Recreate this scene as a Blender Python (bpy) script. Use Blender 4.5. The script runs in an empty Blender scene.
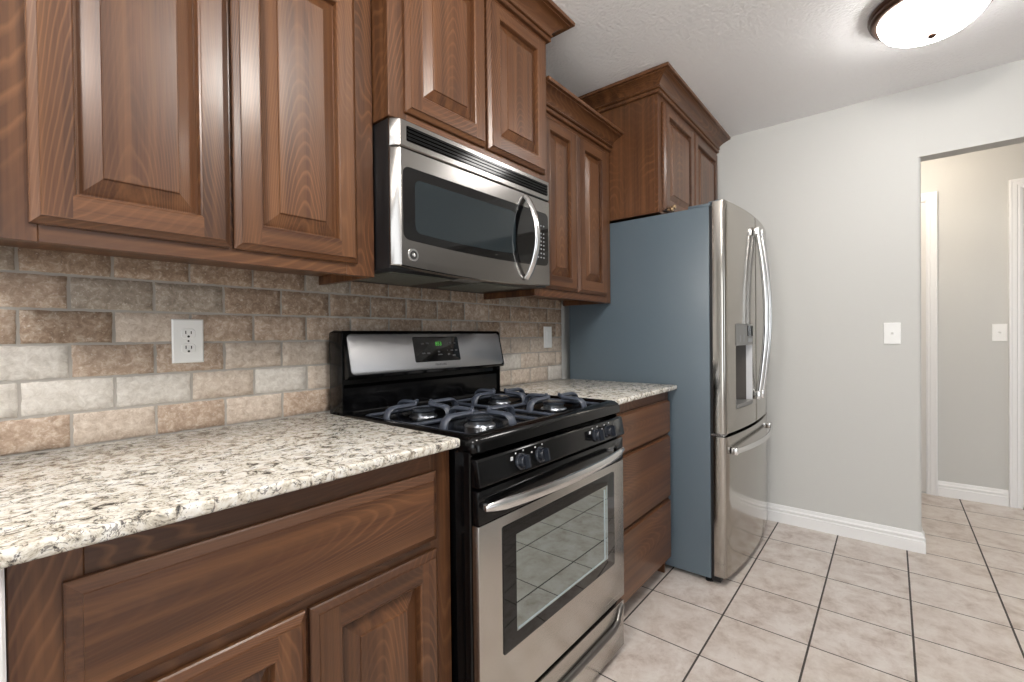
import bpy, bmesh, math, random
from mathutils import Vector, Matrix

# ------------------------------------------------------------------ camera, world, lights, exposure
scene = bpy.context.scene
COL = scene.collection
W_IMG = 1024.0
F_PX = 459.11
cam_data = bpy.data.cameras.new('camera')
cam_data.sensor_fit = 'HORIZONTAL'
cam_data.sensor_width = 36.0
cam_data.lens = F_PX / W_IMG * 36.0
cam_data.clip_start = 0.01
cam = bpy.data.objects.new('camera', cam_data)
COL.objects.link(cam)
_r = Vector((0.63693325, -0.77083811, -0.01116402))
_u = Vector((0.01465747, -0.0023701, 0.99988976))
_b = -Vector((0.7707796, 0.63702668, -0.00978895))
cam.matrix_world = Matrix(((_r.x, _u.x, _b.x, -0.77125), (_r.y, _u.y, _b.y, -1.44280), (_r.z, _u.z, _b.z, 1.15596), (0, 0, 0, 1)))
scene.camera = cam

vs = scene.view_settings
vs.view_transform = 'Standard'
vs.look = 'None'
vs.exposure = 1.09
vs.gamma = 1.0
vs.use_curve_mapping = False
scene.display_settings.display_device = 'sRGB'

world = bpy.data.worlds.new('daylight')
scene.world = world
world.use_nodes = True
_bg = world.node_tree.nodes['Background']
_bg.inputs['Color'].default_value = (0.86, 0.93, 1.0, 1)
_bg.inputs['Strength'].default_value = 0.5


def area_light(name, loc, target, sx, sy, power, color):
    d = bpy.data.lights.new(name, 'AREA')
    d.shape = 'RECTANGLE'
    d.size = sx
    d.size_y = sy
    d.energy = power
    d.color = color
    o = bpy.data.objects.new(name, d)
    COL.objects.link(o)
    o.location = loc
    o.rotation_euler = (Vector(target) - Vector(loc)).to_track_quat('-Z', 'Y').to_euler()
    return o


def point_light(name, loc, power, color, radius):
    d = bpy.data.lights.new(name, 'POINT')
    d.energy = power
    d.color = color
    d.shadow_soft_size = radius
    o = bpy.data.objects.new(name, d)
    COL.objects.link(o)
    o.location = loc
    return o


# daylight through the two windows behind the camera
area_light('window_daylight', (-0.35, -6.42, 1.35), (-0.35, 0, 1.35), 2.3, 1.9, 12, (0.93, 0.97, 1.0))
area_light('patio_daylight', (-4.42, -2.0, 1.15), (2, -2.0, 1.05), 2.2, 2.0, 20, (0.95, 0.98, 1.0))
# ceiling lamps: the far dome (built below) gives its own light; its twin hangs in the same row above the camera, another in the hall; the left one is an added fill
point_light('near_lamp_light', (0.04, -1.45, 2.28), 16, (1.0, 0.95, 0.88), 0.12)
point_light('left_fill_light', (-1.45, -1.12, 2.18), 19, (1.0, 0.955, 0.9), 0.12)  # added unseen fill, brightens the left cabinets and falls off to the right
point_light('hall_lamp_light', (3.05, -1.45, 2.32), 7, (1.0, 0.87, 0.72), 0.08)

# ------------------------------------------------------------------ measurements (metres; x along the cabinet wall, room towards -y)
CEIL = 2.43
XW = 2.435          # far wall
XW2 = 2.535         # its hall side
XH = 3.636          # hall wall
YO = -1.563         # edge of the doorway
ZO = 2.067          # doorway head
XN = -4.5           # near wall behind the camera
YS = -6.5           # opposite wall
CT = 0.914          # counter top
CB = 0.892
XF = 1.440          # fridge left side


def srgb(r, g, b):
    def f(c):
        c /= 255.0
        return c / 12.92 if c <= 0.04045 else ((c + 0.055) / 1.055) ** 2.4
    return (f(r), f(g), f(b), 1.0)


# ------------------------------------------------------------------ node helpers
class NT:
    def __init__(self, name):
        self.m = bpy.data.materials.new(name)
        self.m.use_nodes = True
        self.t = self.m.node_tree
        self.b = self.t.nodes['Principled BSDF']

    def n(self, typ, **kw):
        nd = self.t.nodes.new(typ)
        ins = kw.pop('ins', {})
        for k, v in kw.items():
            setattr(nd, k, v)
        for k, v in ins.items():
            self.set(nd.inputs[k], v)
        return nd

    def set(self, sock, v):
        if isinstance(v, bpy.types.NodeSocket):
            self.t.links.new(v, sock)
        else:
            sock.default_value = v

    def p(self, **kw):
        for k, v in kw.items():
            self.set(self.b.inputs[k.replace('_', ' ')], v)

    def math(self, op, a, b=0.0, c=0.0):
        nd = self.t.nodes.new('ShaderNodeMath')
        nd.operation = op
        self.set(nd.inputs[0], a)
        self.set(nd.inputs[1], b)
        self.set(nd.inputs[2], c)
        return nd.outputs[0]

    def ramp(self, fac, stops, interp='LINEAR'):
        nd = self.t.nodes.new('ShaderNodeValToRGB')
        cr = nd.color_ramp
        cr.interpolation = interp
        while len(cr.elements) < len(stops):
            cr.elements.new(0.5)
        for e, (pos, colr) in zip(cr.elements, stops):
            e.position = pos
            e.color = colr
        self.set(nd.inputs[0], fac)
        return nd.outputs[0]

    def mix(self, fac, a, b, blend='MIX'):
        nd = self.t.nodes.new('ShaderNodeMix')
        nd.data_type = 'RGBA'
        nd.blend_type = blend
        self.set(nd.inputs[0], fac)
        self.set(nd.inputs[6], a)
        self.set(nd.inputs[7], b)
        return nd.outputs[2]

    def bump(self, h, strength=0.2, dist=0.01):
        nd = self.n('ShaderNodeBump', ins={'Strength': strength, 'Distance': dist, 'Height': h})
        self.t.links.new(nd.outputs[0], self.b.inputs['Normal'])

    def noise(self, vec, scale, detail=3.0, rough=0.5, dist=0.0):
        nd = self.n('ShaderNodeTexNoise', ins={'Vector': vec, 'Scale': scale, 'Detail': detail, 'Roughness': rough, 'Distortion': dist})
        return nd.outputs[0]

    def obj(self):
        return self.n('ShaderNodeTexCoord').outputs['Object']

    def mapped(self, vec, scale=(1, 1, 1), loc=(0, 0, 0)):
        return self.n('ShaderNodeMapping', ins={'Vector': vec, 'Scale': scale, 'Location': loc}).outputs[0]


def plain(name, col, rough=0.5, metal=0.0, **kw):
    k = NT(name)
    k.p(Base_Color=col, Roughness=rough, Metallic=metal, **kw)
    return k.m


# ------------------------------------------------------------------ materials
def wood_mat(name, axis, tint=1.0):
    """flat-sawn figure: nested arches along the grain over a fine fibre"""
    k = NT(name)
    rnd = k.n('ShaderNodeObjectInfo').outputs['Random']
    tc = k.n('ShaderNodeTexCoord')
    g = k.n('ShaderNodeSeparateXYZ', ins={0: tc.outputs['Generated']}).outputs
    off = k.n('ShaderNodeCombineXYZ', ins={0: k.math('MULTIPLY', rnd, 37.0), 1: k.math('MULTIPLY', rnd, 91.0), 2: k.math('MULTIPLY', rnd, 53.0)}).outputs[0]
    v = k.n('ShaderNodeVectorMath', operation='ADD', ins={0: tc.outputs['Object'], 1: off}).outputs[0]
    low = {'z': (1, 1, 0.22), 'x': (0.22, 1, 1)}[axis]
    fib = {'z': (1, 1, 0.015), 'x': (0.015, 1, 1)}[axis]
    across, along = (g[0], g[2]) if axis == 'z' else (g[2], g[0])
    warp = k.noise(k.mapped(v, low), 4.5, 2.0, 0.5, 0.2)
    fine = k.noise(k.mapped(v, low), 22.0, 2.0, 0.5)
    d = k.math('ADD', k.math('SUBTRACT', across, k.math('ADD', 0.36, k.math('MULTIPLY', rnd, 0.28))), k.math('MULTIPLY', k.math('SUBTRACT', warp, 0.5), 0.55))
    par = k.math('MULTIPLY', k.math('MULTIPLY', d, d), 2.6)
    f = k.math('ADD', k.math('ADD', par, k.math('MULTIPLY', along, 0.62)), k.math('ADD', k.math('MULTIPLY', warp, 0.75), k.math('MULTIPLY', fine, 0.05)))
    rings = k.math('FRACT', k.math('ADD', k.math('MULTIPLY', f, 21.0), k.math('MULTIPLY', rnd, 7.0)))
    line = k.ramp(rings, [(0.0, (0.05, 0.05, 0.05, 1)), (0.55, (0, 0, 0, 1)), (0.84, (1, 1, 1, 1)), (0.93, (0.5, 0.5, 0.5, 1)), (1.0, (0.05, 0.05, 0.05, 1))])
    fiber = k.noise(k.mapped(v, fib), 300.0, 3.0, 0.6)
    mott = k.noise(k.mapped(v, low), 6.0, 3.0, 0.6)
    fade = k.ramp(k.noise(v, 3.5, 1.0, 0.5), [(0.38, (0.15, 0.15, 0.15, 1)), (0.60, (1, 1, 1, 1))])
    base = k.ramp(fiber, [(0.25, srgb(73 * tint, 44 * tint, 26 * tint)), (0.75, srgb(98 * tint, 61 * tint, 37 * tint))])
    base = k.mix(k.ramp(mott, [(0.38, (0, 0, 0, 1)), (0.66, (0.8, 0.8, 0.8, 1))]), base, srgb(56 * tint, 34 * tint, 21 * tint))
    streak = k.noise(k.mapped(v, fib), 34.0, 3.0, 0.6)
    base = k.mix(k.ramp(streak, [(0.40, (0, 0, 0, 1)), (0.68, (0.65, 0.65, 0.65, 1))]), base, srgb(118 * tint, 79 * tint, 49 * tint))
    base = k.mix(k.math('MULTIPLY', k.math('MULTIPLY', line, fade), 0.34), base, srgb(150 * tint, 105 * tint, 70 * tint))
    k.p(Base_Color=base, Roughness=0.36, Coat_Weight=0.2, Coat_Roughness=0.18)
    k.b.inputs['Specular IOR Level'].default_value = 0.4
    k.bump(fiber, 0.05, 0.002)
    return k.m


M = {}
M['wood_v'] = wood_mat('stained_wood_upright_grain', 'z')
M['wood_h'] = wood_mat('stained_wood_level_grain', 'x', 1.0)


def granite():
    k = NT('speckled_granite')
    v = k.obj()
    n1 = k.noise(v, 34.0, 6.0, 0.72, 1.1)
    base = k.ramp(n1, [(0.35, srgb(52, 52, 53)), (0.395, srgb(118, 113, 106)), (0.435, srgb(192, 184, 168)), (0.50, srgb(222, 217, 206)), (0.58, srgb(232, 230, 224)), (0.70, srgb(240, 240, 237))])
    n2 = k.noise(k.mapped(v, (1, 1, 1), (5, 2, 9)), 75.0, 5.0, 0.7, 0.8)
    dk = k.ramp(n2, [(0.575, (0, 0, 0, 1)), (0.63, (1, 1, 1, 1))])
    base = k.mix(k.math('MULTIPLY', dk, 0.88), base, srgb(62, 58, 58))
    n3 = k.noise(k.mapped(v, (1, 1, 1), (1, 8, 3)), 48.0, 4.0, 0.65, 0.5)
    tn = k.ramp(n3, [(0.56, (0, 0, 0, 1)), (0.66, (1, 1, 1, 1))])
    base = k.mix(k.math('MULTIPLY', tn, 0.38), base, srgb(166, 142, 116))
    n4 = k.noise(k.mapped(v, (1, 1, 1), (4, 4, 4)), 20.0, 3.0, 0.6, 1.5)
    rid = k.math('ABSOLUTE', k.math('SUBTRACT', n4, 0.5))
    vn = k.math('MULTIPLY', k.math('LESS_THAN', rid, 0.012), k.math('GREATER_THAN', n3, 0.46))
    base = k.mix(k.math('MULTIPLY', vn, 0.7), base, srgb(84, 78, 76))
    k.p(Base_Color=base, Roughness=0.17)
    return k.m


M['granite'] = granite()


def travertine(name, c1, c2, c3):
    k = NT(name)
    v = k.obj()
    a = k.noise(v, 62.0, 6.0, 0.72, 0.6)
    b = k.noise(v, 150.0, 3.0, 0.6)
    big = k.noise(v, 12.0, 2.0, 0.5)
    base = k.ramp(a, [(0.30, c1), (0.50, c2), (0.68, c3)])
    base = k.mix(k.math('MULTIPLY', big, 0.3), base, c2)
    pits = k.ramp(b, [(0.60, (0, 0, 0, 1)), (0.70, (1, 1, 1, 1))])
    base = k.mix(k.math('MULTIPLY', pits, 0.45), base, srgb(226, 218, 206))
    k.p(Base_Color=base, Roughness=0.62)
    k.bump(k.math('ADD', a, k.math('MULTIPLY', b, 0.4)), 0.35, 0.004)
    return k.m


M['tile_dark'] = travertine('travertine_umber', srgb(112, 90, 73), srgb(152, 129, 109), srgb(200, 185, 168))
M['tile_mid'] = travertine('travertine_tan', srgb(138, 116, 98), srgb(178, 156, 137), srgb(214, 200, 185))
M['tile_light'] = travertine('travertine_beige', srgb(160, 142, 126), srgb(196, 181, 166), srgb(221, 211, 200))
M['tile_pale'] = travertine('travertine_ivory', srgb(180, 172, 162), srgb(207, 201, 193), srgb(228, 224, 217))
M['tile_grey'] = travertine('travertine_grey', srgb(120, 108, 96), srgb(158, 145, 131), srgb(198, 187, 175))
M['grout'] = plain('sanded_grout', srgb(170, 165, 158), 0.9)


def floor_mat():
    k = NT('floor_tile')
    v = k.obj()
    s = k.n('ShaderNodeSeparateXYZ', ins={0: v}).outputs
    TS, TT = 0.3045, 0.2993
    gx = k.math('DIVIDE', k.math('SUBTRACT', s[0], 2.1353 - 20 * TS), TS)
    gy = k.math('DIVIDE', k.math('SUBTRACT', s[1], -0.9051 - 20 * TT), TT)
    fx = k.math('FRACT', gx)
    fy = k.math('FRACT', gy)
    ex = k.math('MULTIPLY', k.math('MINIMUM', fx, k.math('SUBTRACT', 1.0, fx)), TS)
    ey = k.math('MULTIPLY', k.math('MINIMUM', fy, k.math('SUBTRACT', 1.0, fy)), TT)
    lx = k.math('LESS_THAN', ex, 0.0026)
    ly = k.math('LESS_THAN', ey, 0.0034)
    line = k.math('MAXIMUM', lx, ly)
    cell = k.n('ShaderNodeCombineXYZ', ins={0: k.math('FLOOR', gx), 1: k.math('FLOOR', gy)}).outputs[0]
    wn = k.n('ShaderNodeTexWhiteNoise', noise_dimensions='2D', ins={'Vector': cell})
    off = k.n('ShaderNodeVectorMath', operation='SCALE', ins={0: wn.outputs['Color'], 'Scale': 9.0}).outputs[0]
    vv = k.n('ShaderNodeVectorMath', operation='ADD', ins={0: v, 1: off}).outputs[0]
    a = k.noise(vv, 10.0, 6.0, 0.72, 0.3)
    b = k.noise(vv, 55.0, 3.0, 0.6)
    base = k.ramp(a, [(0.32, srgb(176, 160, 149)), (0.46, srgb(203, 192, 184)), (0.62, srgb(219, 212, 206))])
    st = k.ramp(b, [(0.60, (0, 0, 0, 1)), (0.75, (1, 1, 1, 1))])
    base = k.mix(k.math('MULTIPLY', st, 0.35), base, srgb(160, 142, 130))
    base = k.mix(k.math('MULTIPLY', wn.outputs[0], 0.25), base, srgb(214, 203, 192))
    base = k.mix(line, base, srgb(66, 60, 56))
    k.p(Base_Color=base, Roughness=k.math('ADD', k.math('MULTIPLY', line, 0.4), 0.34))
    k.bump(k.math('ADD', k.math('MULTIPLY', a, 0.15), k.math('SUBTRACT', 1.0, line)), 0.25, 0.002)
    return k.m


M['floor'] = floor_mat()


def paint(name, col, scale, strength, rough=0.75, dist=0.003):
    k = NT(name)
    h = k.noise(k.obj(), scale, 3.0, 0.55)
    k.p(Base_Color=col, Roughness=rough)
    k.bump(h, strength, dist)
    return k.m


M['wall'] = paint('warm_grey_paint', srgb(204, 204, 201), 140.0, 0.2)
M['ceiling'] = paint('white_ceiling_texture', srgb(242, 242, 243), 70.0, 0.8, 0.85, 0.006)
M['trim'] = plain('white_trim_paint', srgb(240, 240, 240), 0.35)
M['door_paint'] = plain('white_door_paint', srgb(226, 224, 220), 0.45)


def steel(name, col, rough, axis='x', aniso=0.3):
    k = NT(name)
    sc = {'x': (1.5, 300, 300), 'z': (300, 300, 1.5)}[axis]
    h = k.noise(k.mapped(k.obj(), sc), 1.0, 2.0, 0.6)
    k.p(Base_Color=col, Metallic=1.0, Roughness=k.math('ADD', k.math('MULTIPLY', h, 0.12), rough - 0.06))
    k.bump(h, 0.03, 0.0005)
    return k.m


M['steel'] = steel('brushed_stainless', srgb(192, 187, 181), 0.24)
M['steel_v'] = steel('brushed_stainless_upright', srgb(172, 167, 160), 0.13, 'z')
M['steel_console'] = steel('brushed_stainless_console', srgb(176, 176, 178), 0.42)
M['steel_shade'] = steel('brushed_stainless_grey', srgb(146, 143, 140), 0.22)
M['steel_bright'] = plain('satin_steel_handle', srgb(222, 222, 222), 0.2, 1.0)
M['steel_dark'] = plain('shadow_steel', srgb(120, 118, 116), 0.3, 1.0)  # shade on the chrome drawer pull put into a darker steel colour
M['black'] = plain('black_enamel', srgb(9, 9, 10), 0.13, Specular_IOR_Level=0.3)
M['black_satin'] = plain('black_satin', srgb(20, 20, 22), 0.4)
M['black_glass'] = plain('black_glass', srgb(12, 12, 13), 0.04)
M['oven_glass'] = plain('oven_window_glass', srgb(158, 168, 168), 0.02, 1.0)
M['pane_edge'] = plain('pale_glass_edge', srgb(176, 190, 194), 0.15, 0.3)
M['door_screen'] = plain('microwave_window_mesh', srgb(38, 46, 50), 0.05, 0.15)
M['iron'] = plain('cast_iron_enamel', srgb(66, 72, 84), 0.33)
M['burner_cap'] = plain('burner_cap_enamel', srgb(70, 76, 86), 0.22, 0.5)
M['knob'] = plain('black_knob', srgb(34, 38, 46), 0.25)
M['alu'] = plain('burner_head_aluminium', srgb(168, 172, 178), 0.28, 1.0)
M['white_plastic'] = plain('white_plastic', srgb(240, 240, 238), 0.3)
M['slot'] = plain('dark_slot', srgb(40, 40, 40), 0.6)
M['print'] = plain('white_print', srgb(215, 218, 220), 0.5)
M['print_dim'] = plain('dim_white_print', srgb(150, 153, 156), 0.5)
M['print_dark'] = plain('grey_print', srgb(70, 70, 72), 0.5)
M['filter'] = plain('grease_filter', srgb(120, 122, 114), 0.45, 0.6)
M['brass'] = plain('aged_brass', srgb(176, 150, 118), 0.3, 1.0)
M['bronze'] = plain('oil_rubbed_bronze', srgb(76, 56, 46), 0.35, 0.7)
M['grey_plastic'] = plain('grey_plastic', srgb(120, 120, 118), 0.4)
M['lit_plastic'] = plain('lit_grey_plastic', srgb(205, 205, 208), 0.3)
M['niche'] = plain('dark_grey_plastic', srgb(72, 66, 62), 0.4)


def fridge_paint():
    k = NT('textured_slate_paint')
    h = k.noise(k.obj(), 320.0, 2.0, 0.5)
    k.p(Base_Color=srgb(92, 106, 116), Roughness=0.33)
    k.bump(h, 0.12, 0.001)
    return k.m


M['slate'] = fridge_paint()


def emit(name, col, strength):
    k = NT(name)
    k.p(Base_Color=col, Roughness=0.3, Emission_Color=col, Emission_Strength=strength)
    return k.m


M['dome'] = emit('lit_frosted_glass', (1.0, 0.97, 0.94, 1), 14.0)
M['led'] = emit('green_display', srgb(66, 160, 54), 0.35)


# ------------------------------------------------------------------ mesh builder
class MB:
    def __init__(self):
        self.bm = bmesh.new()

    def _absorb(self, tmp, mi):
        for f in tmp.faces:
            f.material_index = mi
        me = bpy.data.meshes.new('tmp')
        tmp.to_mesh(me)
        tmp.free()
        n0 = len(self.bm.faces)
        self.bm.from_mesh(me)
        bpy.data.meshes.remove(me)

    def box(self, x0, x1, y0, y1, z0, z1, bev=0.0, seg=2, mi=0):
        t = bmesh.new()
        bmesh.ops.create_cube(t, size=1.0)
        for v in t.verts:
            v.co = Vector(((x0 + x1) / 2 + v.co.x * (x1 - x0), (y0 + y1) / 2 + v.co.y * (y1 - y0), (z0 + z1) / 2 + v.co.z * (z1 - z0)))
        if bev > 0:
            bmesh.ops.bevel(t, geom=list(t.edges), offset=bev, segments=seg, profile=0.5, affect='EDGES')
        bmesh.ops.recalc_face_normals(t, faces=list(t.faces))
        self._absorb(t, mi)
        return self

    def face(self, pts, mi=0):
        f = self.bm.faces.new([self.bm.verts.new(p) for p in pts])
        f.material_index = mi
        return self

    def rings(self, rings, closed=True, cap0=True, cap1=True, mi=0, fix=True):
        """bridge consecutive rings of points"""
        t = bmesh.new()
        R = [[t.verts.new(p) for p in r] for r in rings]
        n = len(R[0])
        for a, b in zip(R[:-1], R[1:]):
            for i in range(n if closed else n - 1):
                j = (i + 1) % n
                try:
                    t.faces.new((a[i], a[j], b[j], b[i]))
                except ValueError:
                    pass
        if cap0 and closed:
            t.faces.new(list(reversed(R[0])))
        if cap1 and closed:
            t.faces.new(R[-1])
        bmesh.ops.remove_doubles(t, verts=list(t.verts), dist=1e-6)
        if fix:
            bmesh.ops.recalc_face_normals(t, faces=list(t.faces))
        self._absorb(t, mi)
        return self

    def prism(self, poly, axis, a, b, mi=0, bev=0.0):
        """extrude a 2-D polygon along an axis: x->(y,z), y->(x,z), z->(x,y)"""
        def P(u, v, w):
            return {'x': (w, u, v), 'y': (u, w, v), 'z': (u, v, w)}[axis]
        t = bmesh.new()
        A = [t.verts.new(P(u, v, a)) for u, v in poly]
        B = [t.verts.new(P(u, v, b)) for u, v in poly]
        n = len(poly)
        t.faces.new(A)
        t.faces.new(list(reversed(B)))
        for i in range(n):
            j = (i + 1) % n
            t.faces.new((A[i], B[i], B[j], A[j]))
        bmesh.ops.recalc_face_normals(t, faces=list(t.faces))
        if bev > 0:
            es = [e for e in t.edges if e.calc_face_angle(0) > 0.5]
            bmesh.ops.bevel(t, geom=es, offset=bev, segments=2, profile=0.5, affect='EDGES')
        self._absorb(t, mi)
        return self

    def tube(self, path, r, seg=12, ry=None, up=(0, 0, 1), mi=0, caps=True):
        """round or elliptical tube along 3-D points; r across, ry along 'up'"""
        path = [Vector(p) for p in path]
        rings = []
        for i, p in enumerate(path):
            d = (path[min(i + 1, len(path) - 1)] - path[max(i - 1, 0)]).normalized()
            u = Vector(up)
            if abs(d.dot(u)) > 0.95:
                u = Vector((0, 1, 0))
            s = d.cross(u).normalized()
            u = s.cross(d).normalized()
            rr = r[i] if isinstance(r, (list, tuple)) else r
            rv = rr if ry is None else (ry[i] if isinstance(ry, (list, tuple)) else ry)
            rings.append([p + s * (math.cos(2 * math.pi * k / seg) * rr) + u * (math.sin(2 * math.pi * k / seg) * rv) for k in range(seg)])
        return self.rings(rings, True, caps, caps, mi)

    def lathe(self, c, prof, axis='z', seg=24, mi=0, caps=True):
        """prof: (radius, offset along axis)"""
        rings = []
        for rad, h in prof:
            ring = []
            for k in range(seg):
                a = 2 * math.pi * k / seg
                u, v = rad * math.cos(a), rad * math.sin(a)
                d = {'z': (u, v, h), 'y': (u, h, v), 'x': (h, u, v)}[axis]
                ring.append((c[0] + d[0], c[1] + d[1], c[2] + d[2]))
            rings.append(ring)
        return self.rings(rings, True, caps, caps, mi)

    def sweep(self, path, prof, mi=0):
        """sweep a closed (out, z) profile along a plan polyline; 'out' is to the right of travel"""
        P = [Vector((p[0], p[1])) for p in path]
        N = []
        for a, b in zip(P[:-1], P[1:]):
            d = (b - a).normalized()
            N.append(Vector((d.y, -d.x)))
        rings = []
        for i, p in enumerate(P):
            if i == 0:
                m = N[0]
            elif i == len(P) - 1:
                m = N[-1]
            else:
                m = (N[i - 1] + N[i]) / (1 + N[i - 1].dot(N[i]))
            rings.append([(p.x + m.x * o, p.y + m.y * o, z) for o, z in prof])
        return self.rings(rings, True, True, True, mi)

    def text(self, s, size, origin, xdir, ydir, depth=0.0006, mi=0, align='CENTER'):
        cu = bpy.data.curves.new('txt', 'FONT')
        cu.body = s
        cu.size = size
        cu.extrude = depth
        cu.align_x = align
        cu.align_y = 'CENTER'
        ob = bpy.data.objects.new('txt', cu)
        me = ob.to_mesh()
        X = Vector(xdir).normalized()
        Y = Vector(ydir).normalized()
        Z = X.cross(Y)
        o = Vector(origin)
        t = bmesh.new()
        t.from_mesh(me)
        for v in t.verts:
            v.co = o + X * v.co.x + Y * v.co.y + Z * v.co.z
        ob.to_mesh_clear()
        bpy.data.objects.remove(ob)
        bpy.data.curves.remove(cu)
        self._absorb(t, mi)
        return self

    def build(self, name, mats, parent=None, smooth=True, angle=35):
        me = bpy.data.meshes.new(name)
        org = Vector((0, 0, 0))
        if parent is not None:
            root = parent
            while root.parent is not None:
                root = root.parent
            org = Vector(root.location)
        for v in self.bm.verts:
            v.co -= org
        self.bm.normal_update()
        self.bm.to_mesh(me)
        self.bm.free()
        if not isinstance(mats, (list, tuple)):
            mats = [mats]
        for m in mats:
            me.materials.append(m)
        if smooth:
            me.polygons.foreach_set('use_smooth', [True] * len(me.polygons))
            me.set_sharp_from_angle(angle=math.radians(angle))
        me.update()
        o = bpy.data.objects.new(name, me)
        COL.objects.link(o)
        if parent is not None:
            o.parent = parent
        return o


def thing(name, label, cat, loc, group=None):
    o = bpy.data.objects.new(name, None)
    o.empty_display_size = 0.05
    COL.objects.link(o)
    o.location = loc
    o['label'] = label
    o['category'] = cat
    if group:
        o['group'] = group
    return o


def struct(o):
    o['kind'] = 'structure'
    return o


def tag(o, label, cat, group=None):
    o['label'] = label
    o['category'] = cat
    if group:
        o['group'] = group
    return o


# ------------------------------------------------------------------ the room
m = MB()
m.box(XN - 0.1, XH + 0.1, YS - 0.1, 0.15, -0.08, 0.0)
struct(m.build('floor', M['floor'], smooth=False))
m = MB()
m.box(XN - 0.1, XH + 0.1, YS - 0.1, 0.15, CEIL, CEIL + 0.1)
struct(m.build('ceiling', M['ceiling'], smooth=False))
m = MB()
m.box(XN - 0.1, XH + 0.1, 0.009, 0.12, 0, CEIL)
struct(m.build('wall_back', M['wall'], smooth=False))

# far wall with the doorway; rounded drywall corners
YO2 = -4.3
m = MB()


def bull(y_edge, sgn):
    r = 0.018
    pts = []
    for k in range(6):
        a = k / 5 * math.pi / 2
        pts.append((XW + r - r * math.cos(a), y_edge + sgn * (r - r * math.sin(a)) * 1.0))
    for k in range(6):
        a = k / 5 * math.pi / 2
        pts.append((XW2 - r + r * math.sin(a), y_edge + sgn * (r - r * math.cos(a))))
    return pts


m.prism([(XW2, 0.009), (XW, 0.009)] + bull(YO, 1), 'z', 0, CEIL)
m.prism([(XW2, YS), (XW, YS)] + bull(YO2, -1), 'z', 0, CEIL)
m.box(XW, XW2, YO2 - 0.018, YO + 0.018, ZO, CEIL)
struct(m.build('wall_far', M['wall']))
m = MB()
m.box(XH, XH + 0.1, YS, 0.009, 0, CEIL)
struct(m.build('wall_hall', M['wall'], smooth=False))


def wall_with_hole(name, axis, pos0, pos1, a0, a1, h0, h1, z0, z1):
    """a wall normal to an axis with a window opening h0..h1 by z0..z1"""
    w = MB()
    for (u0, u1, q0, q1) in ((a0, h0, 0, CEIL), (h1, a1, 0, CEIL), (h0, h1, 0, z0), (h0, h1, z1, CEIL)):
        if q1 - q0 < 1e-4:
            continue
        if axis == 'y':
            w.box(u0, u1, pos0, pos1, q0, q1)
        else:
            w.box(pos0, pos1, u0, u1, q0, q1)
    return struct(w.build(name, M['wall'], smooth=False))


wall_with_hole('wall_side', 'y', YS - 0.1, YS, XN, XH, -1.55, 0.85, 0.35, 2.3)
wall_with_hole('wall_near', 'x', XN - 0.1, XN, YS, 0.009, -3.15, -0.85, 0.0, 2.15)


def window_frame(name, axis, pos, a0, a1, z0, z1):
    w = MB()
    t = 0.05
    mid = (a0 + a1) / 2
    for (u0, u1, q0, q1) in ((a0, a0 + t, z0, z1), (a1 - t, a1, z0, z1), (a0 + t, a1 - t, z0, z0 + t), (a0 + t, a1 - t, z1 - t, z1), (mid - t / 2, mid + t / 2, z0 + t, z1 - t)):
        if axis == 'y':
            w.box(u0, u1, pos - 0.03, pos + 0.03, q0, q1, 0.004, 1)
        else:
            w.box(pos - 0.03, pos + 0.03, u0, u1, q0, q1, 0.004, 1)
    return struct(w.build(name, M['trim']))


window_frame('window_1', 'y', YS - 0.05, -1.55, 0.85, 0.35, 2.3)
window_frame('window_2', 'x', XN - 0.05, -3.15, -0.85, 0.0, 2.15)

# baseboards
BH = 0.105
BASE = [(0.0, 0.0), (0.016, 0.0), (0.016, 0.060), (0.011, 0.064), (0.011, 0.070), (0.014, 0.074), (0.014, 0.080), (0.008, 0.087), (0.0075, 0.094), (0.004, BH), (0.0, BH)]
m = MB()
m.sweep([(XW, -0.05), (XW, YO - 0.0), (XW2, YO - 0.0)][::-1], [(-o, z) for o, z in BASE])
struct(m.build('baseboard_far', M['trim']))
m = MB()
m.sweep([(XW2, YO2), (XW, YO2), (XW, YS)][::-1], [(-o, z) for o, z in BASE])
struct(m.build('baseboard_right', M['trim']))
m = MB()
m.sweep([(XH, -1.694), (XH, -2.036)][::-1], [(-o, z) for o, z in BASE])
struct(m.build('baseboard_hall', M['trim']))

# hall doors with their casings
CAS = [(0.0, 0.0), (0.0, 0.010), (0.010, 0.014), (0.022, 0.014), (0.026, 0.018), (0.046, 0.019), (0.050, 0.022), (0.060, 0.022), (0.062, 0.0)]


def casing(w, y_in, y_dir, top, y_far):
    """door casing: upright at y_in going outwards along y_dir, and a head to y_far"""
    rings = []
    for (yy, zz, mode) in ((y_in, 0.0, 0), (y_in, top, 1), (y_far, top, 2)):
        ring = []
        for o, t in CAS:
            if mode == 0:
                ring.append((XH - t, yy + y_dir * o, 0.0))
            elif mode == 1:
                ring.append((XH - t, yy + y_dir * o, zz + o))
            else:
                ring.append((XH - t, yy - y_dir * 0, zz + o))
        rings.append(ring)
    w.rings(rings)


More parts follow.
